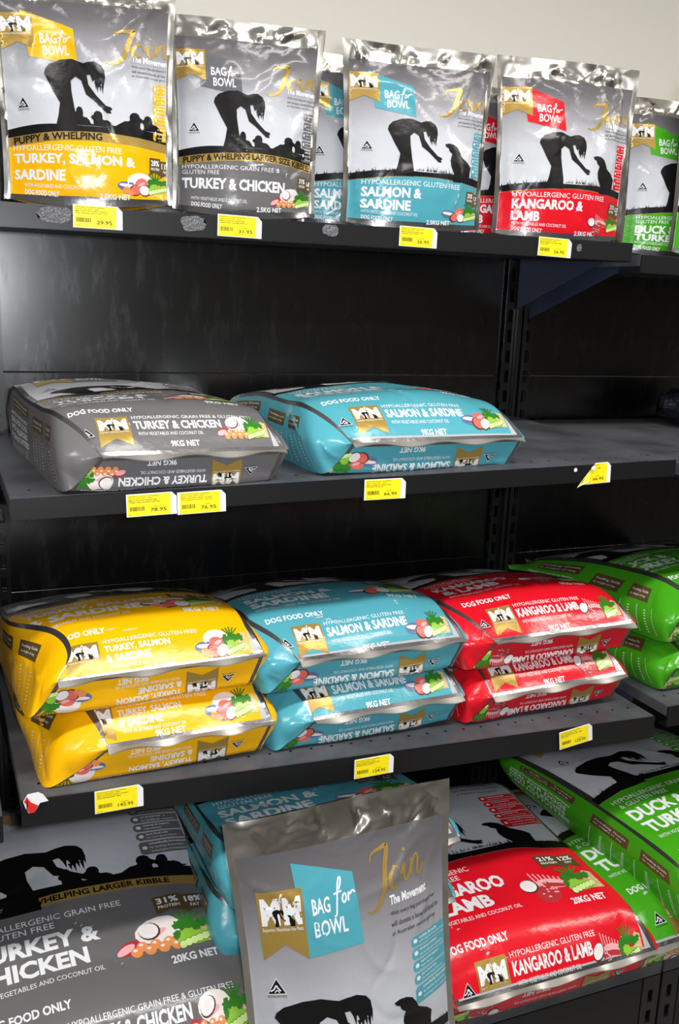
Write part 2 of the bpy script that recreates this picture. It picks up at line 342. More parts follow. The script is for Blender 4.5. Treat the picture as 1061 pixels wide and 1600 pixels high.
def art_sack(fl, kg, da, ds, top=1.92, k=1.0, row=True, s_shift=0.):
    f = FL[fl]; A = Art(); rnd = random.Random(11)
    if row: bottom_row(A, fl, kg, rnd)
    pup = 'puppy' in f
    bt = lambda a: (.735+.07*math.sin(math.pi*min(1, max(0, a*.8+.12))))
    g1 = (lambda a: bt(a)+.055) if pup else (lambda a: bt(a)+.006)
    strip(A, lambda a: 0, bt, 'c', 0)
    strip(A, bt, g1, 'gold', 1)
    hill(A, g1, .055, rnd, grass=not pup)
    A.text('DOG FOOD ONLY', .06, .292, .36, .330, bold=.03)
    A.text(kg+' NET', .74, .372, .92, .410, bold=.03)
    A.text('WITH VEGETABLES AND COCONUT OIL', .05, .420, .50, .442)
    big = f.get('big2', f['big'])
    if fl == 'yellow': big = ['TURKEY, SALMON', '& SARDINE']
    A.text(big[1], .05, .468, .05+.058*len(big[1]), .548, bold=.04)
    A.text(big[0], .05, .568, .05+.058*len(big[0])*(.8 if len(big[0]) > 11 else 1), .648, bold=.04)
    food(A, .56, .40, .40, .22, fl, rnd)
    protein(A, .74, .615, .22, .10, f['pr'])
    if len(f['hyp']) > 1:
        A.text(f['hyp'][0], .05, .714, .62, .744, layer=3); A.text(f['hyp'][1], .06, .672, .36, .702, layer=3)
    else:
        A.text('HYPOALLERGENIC', .06, .712, .40, .745, layer=3); A.text('GLUTEN FREE', .07, .668, .33, .700, layer=3)
    if pup: A.text(f['puppy'].replace('SIZE ', ''), .12, g1(.5)-.044, .84, g1(.5)-.012, 'black', 3, .03, warp=g1)
    wx = lambda x, y: (.10+(x-415)/400*.80, .78+(760-y)/300*.33)
    A.poly([wx(*p) for p in WOMAN], 'black', 3)
    for hx, hy, hl in ((592, 540, 40), (601, 560, 38), (609, 560, 50), (617, 556, 36), (625, 560, 46), (631, 530, 50)): A.poly([wx(hx-4, hy), wx(hx+4, hy), wx(hx+2, hy+hl)], 'black', 3)
    if pup: puppies(A, .42, .875, .85)
    else: A.poly([(.64+(x-665)/145*.22, .79+(762-y)/200*.24) for x, y in DOG], 'black', 3)
    tri_logo(A, .13, 1.17, .035)
    A.poly([(.25, 1.68), (.51, 1.60), (.53, 1.31), (.27, 1.29)], 'c' if fl != 'grey' else 'mid', 2)
    ribbon(A, .09, 1.29, .28, 1.58)
    A.text('BAG', .315, 1.46, .395, 1.525, bold=.02); A.text('BOWL', .315, 1.37, .465, 1.435, bold=.02)
    for_script(A, .41, 1.47, .10, .12)
    join_script(A, .56, 1.42, .29, .24)
    A.text('The Movement', .67, 1.425, .87, 1.465, bold=.035)
    for i, t in enumerate(('With every bag purchased we', 'will donate a bowl of food to', 'an Australian rescue group.')):
        A.text(t, .67, 1.375-.042*i, .67+.0093*len(t), 1.398-.042*i, 'black')
    checklist(A, .765, .96, .975, 1.26)
    V, Fc, Mi = A.finish(da, ds/k)
    V[:, 1] = V[:, 1]*k+s_shift
    return V, Fc, Mi
def art_pouch(fl, da, ds):
    f = FL[fl]; A = Art(); rnd = random.Random(3); pup = 'puppy' in f
    m = lambda x, y: ((x-250)/635, (1030-y)/754)
    def T(t, x0, x1, yt, yb, **k): a, b = m(x0, yb); c, d = m(x1, yt); A.text(t, a, b, c, d, **k)
    bt = lambda a: .318+.045*math.sin(math.pi*min(1, max(0, a*.9+.02)))
    g1 = (lambda a: bt(a)+.055) if pup else (lambda a: bt(a)+.007)
    strip(A, lambda a: .035+.02*math.sin(math.pi*a), bt, 'c', 0); strip(A, lambda a: 0, lambda a: .035+.02*math.sin(math.pi*a), 'dfoil', 0)
    strip(A, bt, g1, 'gold', 1); hill(A, g1, .045, rnd, grass=not pup, blade=.022)
    if pup: A.text(f['puppy'], .07, g1(.5)-.049, .07+.032*len(f['puppy']) if len(f['puppy']) < 20 else .95, g1(.5)-.008, 'black', 3, .03, warp=g1)
    if len(f['hyp']) > 1 and fl == 'grey':
        T('HYPOALLERGENIC GRAIN FREE &', 290, 700, 782, 802); T('GLUTEN FREE', 290, 440, 808, 828)
        T('TURKEY & CHICKEN', 290, 730, 845, 900, bold=.04)
    elif fl == 'green':
        T('HYPOALLERGENIC GRAIN FREE', 322, 700, 782, 802); T('GLUTEN FREE', 322, 480, 808, 828)
        T('DUCK &', 322, 520, 840, 890, bold=.04); T('TURKEY', 322, 540, 895, 938, bold=.04)
    elif fl == 'yellow':
        T('HYPOALLERGENIC GLUTEN FREE', 290, 690, 778, 802); T('TURKEY, SALMON &', 290, 740, 812, 862, bold=.04); T('SARDINE', 290, 480, 878, 928, bold=.04)
    else:
        T('HYPOALLERGENIC GLUTEN FREE', 322, 752, 778, 804); T(f['big'][0], 322, 322+31*len(f['big'][0]), 815, 868, bold=.04); T(f['big'][1], 322, 322+29*len(f['big'][1]), 880, 934, bold=.04)
    T('WITH VEGETABLES AND COCONUT OIL', 325, 560, 943, 960); T('DOG FOOD ONLY', 328, 455, 972, 996, bold=.03); T('2.5KG NET', 603, 718, 974, 998, bold=.03)
    food(A, .66, .05, .33, .17, fl, rnd)
    protein(A, .86, .20, .13, .10, f['pr'])
    wb = g1(.4)-.005
    A.poly([(m(x, y)[0], wb+(756-y)/754) for x, y in WOMAN], 'black', 3)
    for hx, hy, hl in ((606, 560, 30), (616, 560, 26), (624, 560, 34), (600, 545, 34)): A.poly([(m(hx-4, 0)[0], wb+(756-hy)/754), (m(hx+4, 0)[0], wb+(756-hy)/754), (m(hx+2, 0)[0], wb+(756-hy-hl)/754)], 'black', 3)
    if pup: puppies(A, .43, g1(.6)+.03, .85)
    else: A.poly([(m(x, y)[0], g1(.8)-.002+(756-y)/754) for x, y in DOG], 'black', 3)
    tri_logo(A, *m(340, 608), .032)
    A.poly([m(*p) for p in ((350, 225), (528, 300), (540, 450), (372, 415))], 'c' if fl != 'grey' else 'mid', 2)
    x0, y0 = m(272, 385); x1, y1 = m(392, 238); ribbon(A, x0, y0, x1, y1)
    T('BAG', 412, 472, 320, 362, bold=.02); T('BOWL', 420, 512, 370, 410, bold=.02)
    x0, y0 = m(474, 365); for_script(A, x0, y0, .075, .07)
    x0, y0 = m(640, 430); join_script(A, x0, y0, .36, .19)
    T('The Movement', 730, 870, 385, 412, bold=.035)
    for i, t in enumerate(('With every bag purchased we', 'will donate a bowl of food to', 'an Australian rescue group.')):
        T(t, 732, 732+5.0*len(t), 425+19*i, 436+19*i, m='black')
    x0, y0 = m(812, 735); x1, y1 = m(884, 488); checklist(A, x0, y0, x1, y1)
    return A.finish(da, ds)
def art_side(fl, kg, big=False):
    """printed gusset, unit square: x along the sack from its foot, y across the gusset from base to face"""
    A = Art(); rnd = random.Random(9)
    for a, b, c, d in ((.62, .60, .72, .80), (.46, .60, .58, .80), (.20, .70, .40, .86)):
        A.rect(a, b, c, d, 'dgold', 1); A.text('Feeding Guide', a+.01, (b+d)/2+.01, c-.01, (b+d)/2+.055, 'white', 2); A.text('by weight of dog', a+.01, (b+d)/2-.05, c-.02, (b+d)/2-.015, 'white', 2)
    for c in range(4):
        for r in range(9): A.ell(.50+.07*c, .12+.045*r, .005, .009, 'white', 1, n=6)
    for c in range(5): A.stroke([(.465+.07*c, .08), (.465+.07*c, .54)], .0015, 'white', 1)
    for i, t in enumerate(('COMPLETE & BALANCED NUTRITION', 'IDEAL FOR DOGS', 'WITH ALLERGIES', '& SENSITIVITIES')):
        A.text(t, .16, .58-.12*i, .16+(.008 if i == 0 else .016)*len(t), .58-.12*i+(.05 if i == 0 else .09), 'white', 2, .02)
    for r in range(6): A.text('typical analysis per 100g', .18, .02+.025*r, .38, .036+.025*r, 'white', 1)
    if big: A.text('& SARDINE', .05, .15, .55, .80, 'white', 3, .04)
    return A.finish(.03, .08)
_art = {}
def art(kind, *a):
    k = (kind,)+a
    if k not in _art: _art[k] = {'row': art_row, 'sack': art_sack, 'pouch': art_pouch, 'side': art_side}[kind](*a)
    return _art[k]

# ------------------------------------------------------------------ film surfaces
class Wrinkle:
    def __init__(s, seed, W, H, n=14, amp=.003, low=.0015, extra=()):
        r = random.Random(seed); s.c = []; s.low = []
        for i in range(n):
            x, y = r.uniform(0, W), r.uniform(0, H); L = r.uniform(.04, .16); t = r.uniform(0, math.pi)
            s.c.append((x, y, x+L*math.cos(t), y+L*math.sin(t), r.uniform(.004, .011), amp*r.uniform(-1, 1)))
        s.c += list(extra)
        for i in range(7):
            t = r.uniform(0, 6.28); f = r.uniform(12, 60); s.low.append((f*math.cos(t), f*math.sin(t), r.uniform(0, 6.28), low*12/(f)*1.6))
    def __call__(s, x, y):
        d = np.zeros_like(x)
        for a, b, p, A in s.low: d += A*np.sin(a*x+b*y+p+.8*np.sin(b*.6*x-a*.5*y))
        for x0, y0, x1, y1, w_, A in s.c:
            dx, dy = x1-x0, y1-y0; L = math.hypot(dx, dy)+1e-9
            t = ((x-x0)*dx+(y-y0)*dy)/L; q = ((x-x0)*-dy+(y-y0)*dx)/L
            q = q+.012*np.sin(t*40+x0*50)
            e = np.clip(np.minimum(t/L, 1-t/L)*3.0, 0, 1)
            d += A*np.exp(-np.abs(q)/w_)*e
        return d
def normals(P):
    du = np.gradient(P, axis=1); dv = np.gradient(P, axis=0); N = np.cross(du, dv); l = np.linalg.norm(N, axis=2)
    N = N/np.maximum(l, 1e-12)[..., None]; bad = l < 1e-11
    if bad.any() and (~bad).any(): N[bad] = N[~bad].mean(0)
    return N
class Acc:
    def __init__(s): s.v = []; s.n = []; s.f = []; s.m = []; s.uv = []; s.c = 0
    def add(s, V, N, Fc, Mi, UV):
        s.v.append(V); s.n.append(N); s.uv.append(UV); s.f += [[i+s.c for i in f] for f in Fc]; s.m += list(Mi); s.c += len(V)
    def sheet(s, P, N, mf, uv, r0=0, r1=None):
        P = P[r0:r1]; N = N[r0:r1]; uv = uv[r0:r1]
        a, b = P.shape[:2]; idx = np.arange(a*b).reshape(a, b); Fc = []; Mi = []
        for i in range(a-1):
            for j in range(b-1): Fc.append([idx[i, j], idx[i, j+1], idx[i+1, j+1], idx[i+1, j]]); Mi.append(PI_[mf(i+r0, j)])
        s.add(P.reshape(-1, 3), N.reshape(-1, 3), Fc, Mi, uv.reshape(-1, 2))
    def lay(s, A, P, N, inv, uvf, lift=.0003, step=.00012):
        V, Fc, Mi = A
        if not len(V): return
        iu, jv, ok = inv(V[:, 0], V[:, 1])
        a, b = P.shape[:2]; jv = np.clip(jv, 0, a-1.0001); iu = np.clip(iu, 0, b-1.0001)
        i0, j0 = jv.astype(int), iu.astype(int); fi, fj = (jv-i0)[:, None], (iu-j0)[:, None]
        def bl(G): return G[i0, j0]*(1-fi)*(1-fj)+G[i0+1, j0]*fi*(1-fj)+G[i0, j0+1]*(1-fi)*fj+G[i0+1, j0+1]*fi*fj
        Q = bl(P); NN = bl(N); NN /= np.linalg.norm(NN, axis=1)[:, None]+1e-12
        Q = Q+NN*(lift+step*V[:, 2])[:, None]
        keep = [k for k, f in enumerate(Fc) if all(ok[i] for i in f)]
        s.add(Q, NN, [Fc[k] for k in keep], [Mi[k] for k in keep], uvf(V))
    def build(s, name, parent, mats):
        V = np.vstack(s.v); N = np.vstack(s.n); UV = np.vstack(s.uv)
        fl_ = []
        for f in s.f:   # wind every face the way its surface faces
            p = V[f[0]]; q = V[f[1]]; r_ = V[f[2]]; n = np.cross(q-p, r_-p)
            if len(f) > 3: n = n+np.cross(r_-p, V[f[3]]-p)
            fl_.append(f[::-1] if n@N[f[0]] < 0 else f)
        me = bpy.data.meshes.new(name); me.from_pydata(V.tolist(), [], fl_)
        me.polygons.foreach_set('material_index', s.m); me.polygons.foreach_set('use_smooth', [True]*len(s.f))
        ul = me.uv_layers.new(name='UVMap'); vi = np.zeros(len(me.loops), int); me.loops.foreach_get('vertex_index', vi)
        ul.data.foreach_set('uv', UV[vi].ravel())
        me.update()
        used = sorted(set(s.m)); 
        mm = [mats[i] for i in used]; rem = {u: i for i, u in enumerate(used)}
        me.polygons.foreach_set('material_index', [rem[i] for i in s.m])
        me.normals_split_custom_set_from_vertices(N.tolist())
        return link(name, me, parent, mm)
def cr(rows, t):
    """Catmull-Rom through rows at parameters t"""
    K = np.array(rows, float); n = len(K)-1; t = np.clip(t, 0, n-1e-9); i = t.astype(int); u = (t-i)[:, None]
    g = lambda k: K[np.clip(k, 0, n)]
    a, b, c, d = g(i-1), g(i), g(i+1), g(i+2)
    a = np.where((i-1 < 0)[:, None], 2*b-c, a); d = np.where((i+2 > n)[:, None], 2*c-b, d)
    return .5*(2*b+(c-a)*u+(2*a-5*b+4*c-d)*u*u+(3*b-a-3*c+d)*u**3)

def sack(label, group, fl, kg, W, L, H, loc, rz=0., rx=0., ry=0., seed=0, insL=(.16, .10, .0), insR=(-.055, -.02, 0), hs=.46, k=1., crown=1., rear=None, head=False, res=.0075,
         soff=.03, bigside=False, lift=1., gb=.012, ia=0., wr=.0034, name='dog_food_sack', front=.035, rows=None):
    """flat-lying gusseted sack: front face up, foot towards the aisle"""
    root = empty(name, loc, label, 'dog food bag', group, (rx, ry, rz))
    pal = palette(fl)
    zr, zb = rear if rear else (.54, .30)
    # rows: y, edge z, centre lift, inset left, inset right
    top = [(0, hs*H, 0, insL[0], insR[0]), (front, .74*H, .006, insL[1], insR[1]), (front+.055, .91*H, .014, insL[2], insR[2]), (.33*L, .90*H*crown, .018, 0, 0), (.6*L, (.90 if rear else .78)*H*crown, .018, 0, 0), (.86*L, zr*H, .010, 0, 0), (L, zb*H, 0, 0, 0)]
    top = [(r[0], r[1], r[2]*lift, r[3]+ia*(1 if i else .6), r[4]) for i, r in enumerate(top)]
    bot = [(0, hs*H, 0, insL[0], insR[0]), (.012, .16*H, -.006, insL[0]*.45, insR[1]), (.028, .02*H, 0, 0, 0), (.33*L, 0, 0, 0, 0), (.6*L, 0, 0, 0, 0), (.88*L, .0, 0, 0, 0), (L, zb*H, 0, 0, 0)]
    tt = np.linspace(0, 6, 1200)
    def arc(K):
        c = cr(K, tt); y, z = c[:, 0], c[:, 1]+c[:, 2]; return np.concatenate([[0], np.cumsum(np.hypot(np.diff(y), np.diff(z)))])
    st, sb = arc(top), arc(bot); nc = int(W/res)
    wrn = Wrinkle(seed*7+1, W, st[-1], 22, wr, .0011); wrb = Wrinkle(seed*7+2, W, .2, 8, wr*.8, .0008)
    def build(K, sarc, wfn, sgn):
        S = sarc[-1]; ns = int(S/res); sv = np.linspace(0, S, ns+1); t = np.interp(sv, sarc, tt); c = cr(K, t)
        u = np.linspace(0, 1, nc+1)[None, :]; iL, iR = c[:, 3][:, None], c[:, 4][:, None]
        a = iL+(1-iL-iR)*u; x = (a-.5)*W
        q = 1-(2*np.clip(u, 0, 1)-1)**2; q = q**.75
        y = np.repeat(c[:, 0][:, None], nc+1, 1); z = c[:, 1][:, None]+c[:, 2][:, None]*q
        P = np.stack([x, y+0*z, z], 2); N = normals(P)
        if sgn < 0: N = -N
        fade = np.clip(np.minimum(u, 1-u)*12, 0, 1)*np.clip(sv/.02, 0, 1)[:, None]*np.clip((S-sv)/.02, 0, 1)[:, None]
        D = wfn(a*W, np.repeat(sv[:, None], nc+1, 1))*fade
        P = P+N*D[..., None]
        N = normals(P); N = -N if sgn < 0 else N
        return P, N, sv, t, c, S/ns
    P, N, sv, t, c, ds = build(top, st, wrn, 1)
    hd = 1.78*k*W
    UVs = np.stack([np.repeat(np.linspace(0, 1, nc+1)[None, :], len(sv), 0), np.repeat((sv/(1.9*k*W))[:, None], nc+1, 1)], 2)
    a = Acc()
    def mf(i, j):
        if j == 0 or j == nc-1 or i == 0: return 'dfoil' if (seed % 2 or j == nc-1) else 'dfoil'
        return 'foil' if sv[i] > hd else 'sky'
    a.sheet(P, N, mf, UVs)
    def inv(x, s_):
        s_ = (s_-soff)*W; jv = s_/ds; cc = np.clip(jv, 0, len(sv)-1); iL = np.interp(cc, range(len(sv)), c[:, 3]); iR = np.interp(cc, range(len(sv)), c[:, 4])
        u = (x-iL)/(1-iL-iR); return u*nc, jv, (jv <= len(sv)-2) & (jv >= .6) & (u > -.04) & (u < 1.04)
    A = art('sack', fl, kg, round(res/W, 5), round(res/W, 5), 1.92, k)
    a.lay(A, P, N, lambda x, y: inv(np.clip(x, .0, 1), y), lambda V: np.stack([V[:, 0], V[:, 1]/(1.9*k)], 1))
    a.build('front_panel', root, pal)
    # lower fold with the upside-down strip
    Pb, Nb, svb, tb, cb, dsb = build(bot, sb, wrb, -1)
    cut = int(np.searchsorted(tb, 2.25))
    UVb = np.zeros((*Pb.shape[:2], 2)); UVb[..., 1] = .1
    a = Acc()
    a.sheet(Pb, Nb, lambda i, j: 'dfoil' if (j == 0 or j == nc-1 or i == 0) else 'c', UVb, 0, cut+1)
    def invb(x, s_):
        s_ = (s_*.76-.004)*W; jv = s_/dsb; cc = np.clip(jv, 0, len(svb)-1); iL = np.interp(cc, range(len(svb)), cb[:, 3]); iR = np.interp(cc, range(len(svb)), cb[:, 4])
        u = ((1-x)-iL)/(1-iL-iR); return u*nc, jv, (jv <= cut-.01) & (jv >= .6) & (u > -.02) & (u < 1.02)
    a.lay(art('row', fl, kg, round(res/W, 5), round(res/W, 5)), Pb, Nb, invb, lambda V: np.full((len(V), 2), .1))
    for i_, f_ in enumerate(a.f):
        pass
    a.build('lower_fold', root, pal)
    a = Acc(); a.sheet(Pb, Nb, lambda i, j: 'c', UVb, cut, None); a.build('back_panel', root, pal)
    # gussets
    for sd, nm in ((0, 'side_gusset'), (1, 'side_gusset')):
        nt_ = 90; tq = np.linspace(0, 6, nt_); ct, cbm = cr(top, tq), cr(bot, tq); nq = 16
        q = np.linspace(0, 1, nq+1)[None, :]; sg = -1 if sd == 0 else 1; ci = 3 if sd == 0 else 4
        ex = lambda cc: (cc[:, ci]-.5)*W if sd == 0 else (.5-cc[:, ci])*W
        xt, xb = ex(ct)[:, None], ex(cbm)[:, None]
        x = xt*q+xb*(1-q); y = ct[:, 0][:, None]*q+cbm[:, 0][:, None]*(1-q); z = ct[:, 1][:, None]*q+cbm[:, 1][:, None]*(1-q)
        w_ = (np.sin(math.pi*np.clip(tq/6, 0, 1))**.6)[:, None]; cor = np.exp(-((tq-1.1)/.9)**2)[:, None]
        bul = np.sin(math.pi*q)
        x = x+sg*bul*((gb if sd == 0 else .012)*w_+.018*cor*(1 if insL[1] > .05 or sd else .4)); y = y-bul*cor*.012*(sd == 0)
        G = np.stack([x, y, z], 2); Ng = normals(G); Ng = Ng*(-1 if sd == 0 else 1)
        mean = Ng[10:-10].reshape(-1, 3).mean(0)
        if mean[0]*sg < 0: Ng = -Ng
        yy = np.repeat(np.linspace(0, L, nt_)[:, None], nq+1, 1)
        wg = Wrinkle(seed*7+3+sd, L, H, 16, wr*1.1, .0009); fade = np.sin(math.pi*q)**.5*np.clip(tq*1.5, 0, 1)[:, None]*np.clip((6-tq), 0, 1)[:, None]
        G = G+Ng*(wg(yy, z)*fade)[..., None]
        Ng2 = normals(G); 
        if (Ng2*Ng).sum() < 0: Ng2 = -Ng2
        a = Acc(); a.sheet(G, Ng2, lambda i, j: 'dfoil' if j == nq-1 else 'c', np.zeros((nt_, nq+1, 2)))
        if sd == 0: a.lay(art('side', fl, kg, bigside), G, Ng2, lambda x_, y_: ((y_)*nq, 10+(1-x_)*(nt_-12), np.ones(len(x_), bool)), lambda V: np.zeros((len(V), 2)))
        a.build(nm, root, pal)
    # pinched foil fin along the front fold
    lo = P[0]; n2 = len(lo); fin = []; wv = random.Random(seed)
    ph = wv.uniform(0, 6)
    for d_ in range(3):
        ex_ = np.stack([0*lo[:, 0], -.0045*d_+0*lo[:, 0], -.0022*d_+.0016*d_*np.sin(np.arange(n2)*.35+ph)], 1)
        fin.append(lo+ex_+np.array([0, 0, .0006]))
    fin = np.array(fin); a = Acc(); a.sheet(fin, normals(fin), lambda i, j: 'seal', np.zeros((3, n2, 2)))
    fin2 = fin-np.array([0, 0, .0012]); a.sheet(fin2, -normals(fin2), lambda i, j: 'seal', np.zeros((3, n2, 2)))
    a.build('fold_seam', root, pal)
    if head:   # flattened silver end standing up at the back of the sack
        n2 = nc+1; e = P[-1]; hh = []
        for d_ in range(9):
            hh.append(e+np.stack([0*e[:, 0], .010*d_+.003*np.sin(np.arange(n2)*.5+d_), .009*d_*head+.002*np.sin(np.arange(n2)*.9+d_*1.3)], 1))
        hh = np.array(hh); a = Acc(); a.sheet(hh, normals(hh), lambda i, j: 'foil', np.zeros((9, n2, 2))); a.build('top_seal', root, pal)
    return root

def pouch(label, group, fl, W, Hh, loc, rz=0., rx=0., ry=0., seed=0, T=.085, kind='pouch', res=.0052, name='stand_up_pouch', cre=26, wr=.0034, s0=0., fold=0., side=.022, headh=.10):
    root = empty(name, loc, label, 'dog food bag', group, (rx, ry, rz)); pal = palette(fl)
    nc = int(W/res); ns = int(Hh/res); ds = Hh/ns; sv = np.linspace(0, Hh, ns+1); u = np.linspace(0, 1, nc+1)
    g = np.interp(sv/Hh, [0, .06, .25, .5, .72, .86, .93, 1], [.80, .93, 1, .86, .58, .28, .12, .05])
    # smooth the profile
    for _ in range(6): g[1:-1] = (g[:-2]+g[1:-1]*2+g[2:])/4
    hz = 1-headh
    r = random.Random(seed)
    ex = [(0, Hh*hz, W, Hh*hz+.004, .004, .0020), (0, Hh*hz-.016, W, Hh*hz-.012, .003, .0016)]
    for i in range(24):  # crumples that fan from the header
        x = r.uniform(0, W); ex.append((x, Hh*r.uniform(hz, .99), x+r.uniform(-.03, .03), Hh*r.uniform(.84, .95), r.uniform(.003, .009), r.uniform(-.0055, .0055)))
    for i in range(4):   # long tension folds from the corners
        sx = i % 2; ex.append((W*(.06+.88*sx), Hh*r.uniform(.80, .92), W*(.5+r.uniform(-.3, .3)*1), Hh*r.uniform(.45, .7), .006, r.uniform(.0015, .004)))
        ex.append((W*(.08+.84*sx), Hh*r.uniform(.0, .1), W*(.5+r.uniform(-.35, .25)), Hh*r.uniform(.2, .4), .006, r.uniform(-.0035, .0035)))
        ex.append((W*r.uniform(.78, .96), Hh*r.uniform(.3, .5), W*r.uniform(.78, .97), Hh*r.uniform(.6, .85), .006, r.uniform(-.005, .005)))
    wf, wb = Wrinkle(seed*5+1, W, Hh, cre, wr, .0012, ex), Wrinkle(seed*5+2, W, Hh, cre, wr, .0012)
    def side_(sgn, wfn):
        q = (1-np.abs(2*u-1)**2.4)[None, :]; G = g[:, None]
        sealw = .012/W; q = np.clip((np.minimum(u, 1-u)-sealw)/(.5-sealw), 0, 1); q = (1-(1-q)**2.3)[None, :]
        x = (u[None, :]-.5)*W*(1-.085*G); y = sgn*T/2*G*q; lean = 0
        z = np.repeat(sv[:, None], nc+1, 1)*1.; z = z-.010*q*(1-np.clip(sv/.05, 0, 1))[:, None]+.010*(1-np.clip(sv/.05, 0, 1))[:, None]
        y = y+fold*np.clip(sv/Hh-.82, 0, 1)[:, None]**1.3
        y = y+.004*np.sin(u*7+seed)[None, :]*np.clip(sv/Hh-.6, 0, 1)[:, None]*2.5
        P = np.stack([x+0*y, y+0*x, z], 2); N = normals(P)
        if N[..., 1].mean()*sgn < 0: N = -N
        fade = np.clip(np.minimum(u, 1-u)*14, .0, 1)[None, :]*np.clip(sv/.012, 0, 1)[:, None]*np.clip((Hh-sv)/.008, .3, 1)[:, None]
        P = P+N*(wfn(np.repeat((u*W)[None, :], ns+1, 0), np.repeat(sv[:, None], nc+1, 1))*fade)[..., None]
        P[..., 2] = np.maximum(P[..., 2], .0005)
        N = normals(P)
        if N[..., 1].mean()*sgn < 0: N = -N
        return P, N
    P, N = side_(-1, wf)
    vt = (sv/Hh) if kind == 'pouch' else (sv-s0)/W/1.9
    vt = np.clip(vt*1.0, 0, 1)
    UV = np.stack([np.repeat(u[None, :], ns+1, 0), np.repeat(vt[:, None], nc+1, 1)], 2)
    hrow = int(hz*ns); sw = max(1, int(round(.010/res)))
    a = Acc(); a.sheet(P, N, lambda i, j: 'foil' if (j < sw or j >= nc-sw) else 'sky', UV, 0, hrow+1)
    if kind == 'pouch': A = art('pouch', fl, round(res/W, 5), round(res/W, 5)); kk = Hh/W/1.26
    else: A = art('sack', fl, '20KG', round(res/W, 5), round(res/W, 5), 1.92, 1.); kk = 1.
    def inv(x, s_):
        jv = (s_*W*kk+s0)/ds; return np.clip(x, (sw)/nc, 1-(sw)/nc)*nc, jv, (jv < hrow) & (jv >= 0)
    a.lay(A, P, N, inv, lambda V: np.stack([V[:, 0], np.interp(V[:, 1]*W*kk+s0, sv, vt)], 1))
    a.build('front_panel', root, pal)
    a = Acc(); a.sheet(P, N, lambda i, j: 'foil', UV, hrow, None)
    Pb, Nb = side_(1, wb); a.sheet(Pb, Nb, lambda i, j: 'foil', UV, hrow, None)
    a.build('top_seal', root, pal)
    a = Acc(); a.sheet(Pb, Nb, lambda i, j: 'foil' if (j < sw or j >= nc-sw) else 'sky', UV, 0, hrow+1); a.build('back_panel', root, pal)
    bs = np.array([P[0]*(1-k_)+Pb[0]*k_ + np.array([0, 0, .006*math.sin(math.pi*k_)]) for k_ in np.linspace(0, 1, 7)])
    a = Acc(); a.sheet(bs, -np.abs(normals(bs)), lambda i, j: 'c', np.zeros((7, nc+1, 2))); a.build('base_gusset', root, pal)
    return root

# ------------------------------------------------------------------ room
struct('floor', [((-5, 7), (-5.2, .9), (-.05, 0))], M_floor)
struct('ceiling', [((-5, 7), (-5.2, .9), (3.0, 3.06))], M_ceil)
struct('wall_back', [((-5, 7), (.30, .40), (0, 3.0))], M_wall)
M_far = mat('far_shop_wall', (120, 117, 110), .7)
struct('wall_front', [((-5, 7), (-5.2, -5.1), (0, 3.0))], M_far)
struct('wall_left', [((-5.1, -5), (-5.2, .4), (0, 3.0))], M_wall)
struct('wall_right', [((7, 7.1), (-5.2, .4), (0, 3.0))], M_wall)
def emis(nt, b):
    b.inputs['Emission Color'].default_value = (1, .97, .92, 1); b.inputs['Emission Strength'].default_value = 4
M_tube = mat('lit_diffuser', (240, 240, 235), .6, extra=emis)
for i, (x, y) in enumerate(LAMPS):
    t = empty('ceiling_light', (x, y, 2.90), 'long white fluorescent fitting on the ceiling, %s of the %s row' % (('left end', 'middle', 'right end')[i % 3], 'nearer' if i < 3 else 'added unseen farther'), 'light', 'ceiling lights over the aisle')
    boxes('housing', [((-.65, .65), (-.10, .10), (.06, .10))], M_ceil, t, .004)
    boxes('diffuser', [((-.62, .62), (-.08, .08), (.02, .0595))], M_tube, t, .01)
    l = area('ceiling_glow', (x, y, 2.90), (0, 0, 0), 1.2, .14, CEIL if i < 3 else CEIL*.35, (1, .96, .9))

# ------------------------------------------------------------------ shelving
Z1, Z2, Z3 = 1.7301, 1.3407, .8451
D1, D2, D3 = .4088, .5877, .6025
BX = [(-1.2, 0), (0, 1.2), (1.2, 2.4)]
pn = ['left bay, cut by the photo edge', 'wide middle bay', 'right bay beyond the slotted post']
for i, (x0, x1) in enumerate(BX):
    for (z0, z1), nm in (((1.4443, 1.93), 'upper'), ((1.0, 1.4423), 'middle'), ((.56, .998), 'lower'), ((.12, .558), 'lowest')):
        o = boxes('back_panel', [((x0+.022, x1-.022), (.0, .004), (z0, z1)), ((x0+.022, x1-.022), (.004, .016), (z1-.012, z1-.001))], M_panel, bevel=.0008)
        tag(o, 'glossy black %s back panel of the %s' % (nm, pn[i]), 'panel', 'back panels of the shelving')
def slotted(name, xb, holes, z1, y0, y1, parent, loc=(0, 0, 0), pitch=.047, land=.018):
    """one welded steel plate with columns of real slots"""
    zs = [0.]; 
    while zs[-1] < z1-pitch: zs += [zs[-1]+land, zs[-1]+pitch]
    zs.append(z1); bm = bmesh.new(); V = [[bm.verts.new((x, y0, z)) for x in xb] for z in zs]
    for j in range(len(zs)-1):
        for i in range(len(xb)-1):
            if not (i in holes and j % 2 == 1 and j < len(zs)-2): bm.faces.new((V[j][i], V[j][i+1], V[j+1][i+1], V[j+1][i]))
    g = bmesh.ops.extrude_face_region(bm, geom=bm.faces[:])
    for v in [v for v in g['geom'] if isinstance(v, bmesh.types.BMVert)]: v.co.y = y1
    bmesh.ops.recalc_face_normals(bm, faces=bm.faces[:])
    me = bpy.data.meshes.new(name); bm.to_mesh(me); bm.free(); o = link(name, me, parent, [M_post]); o.location = loc
    return o
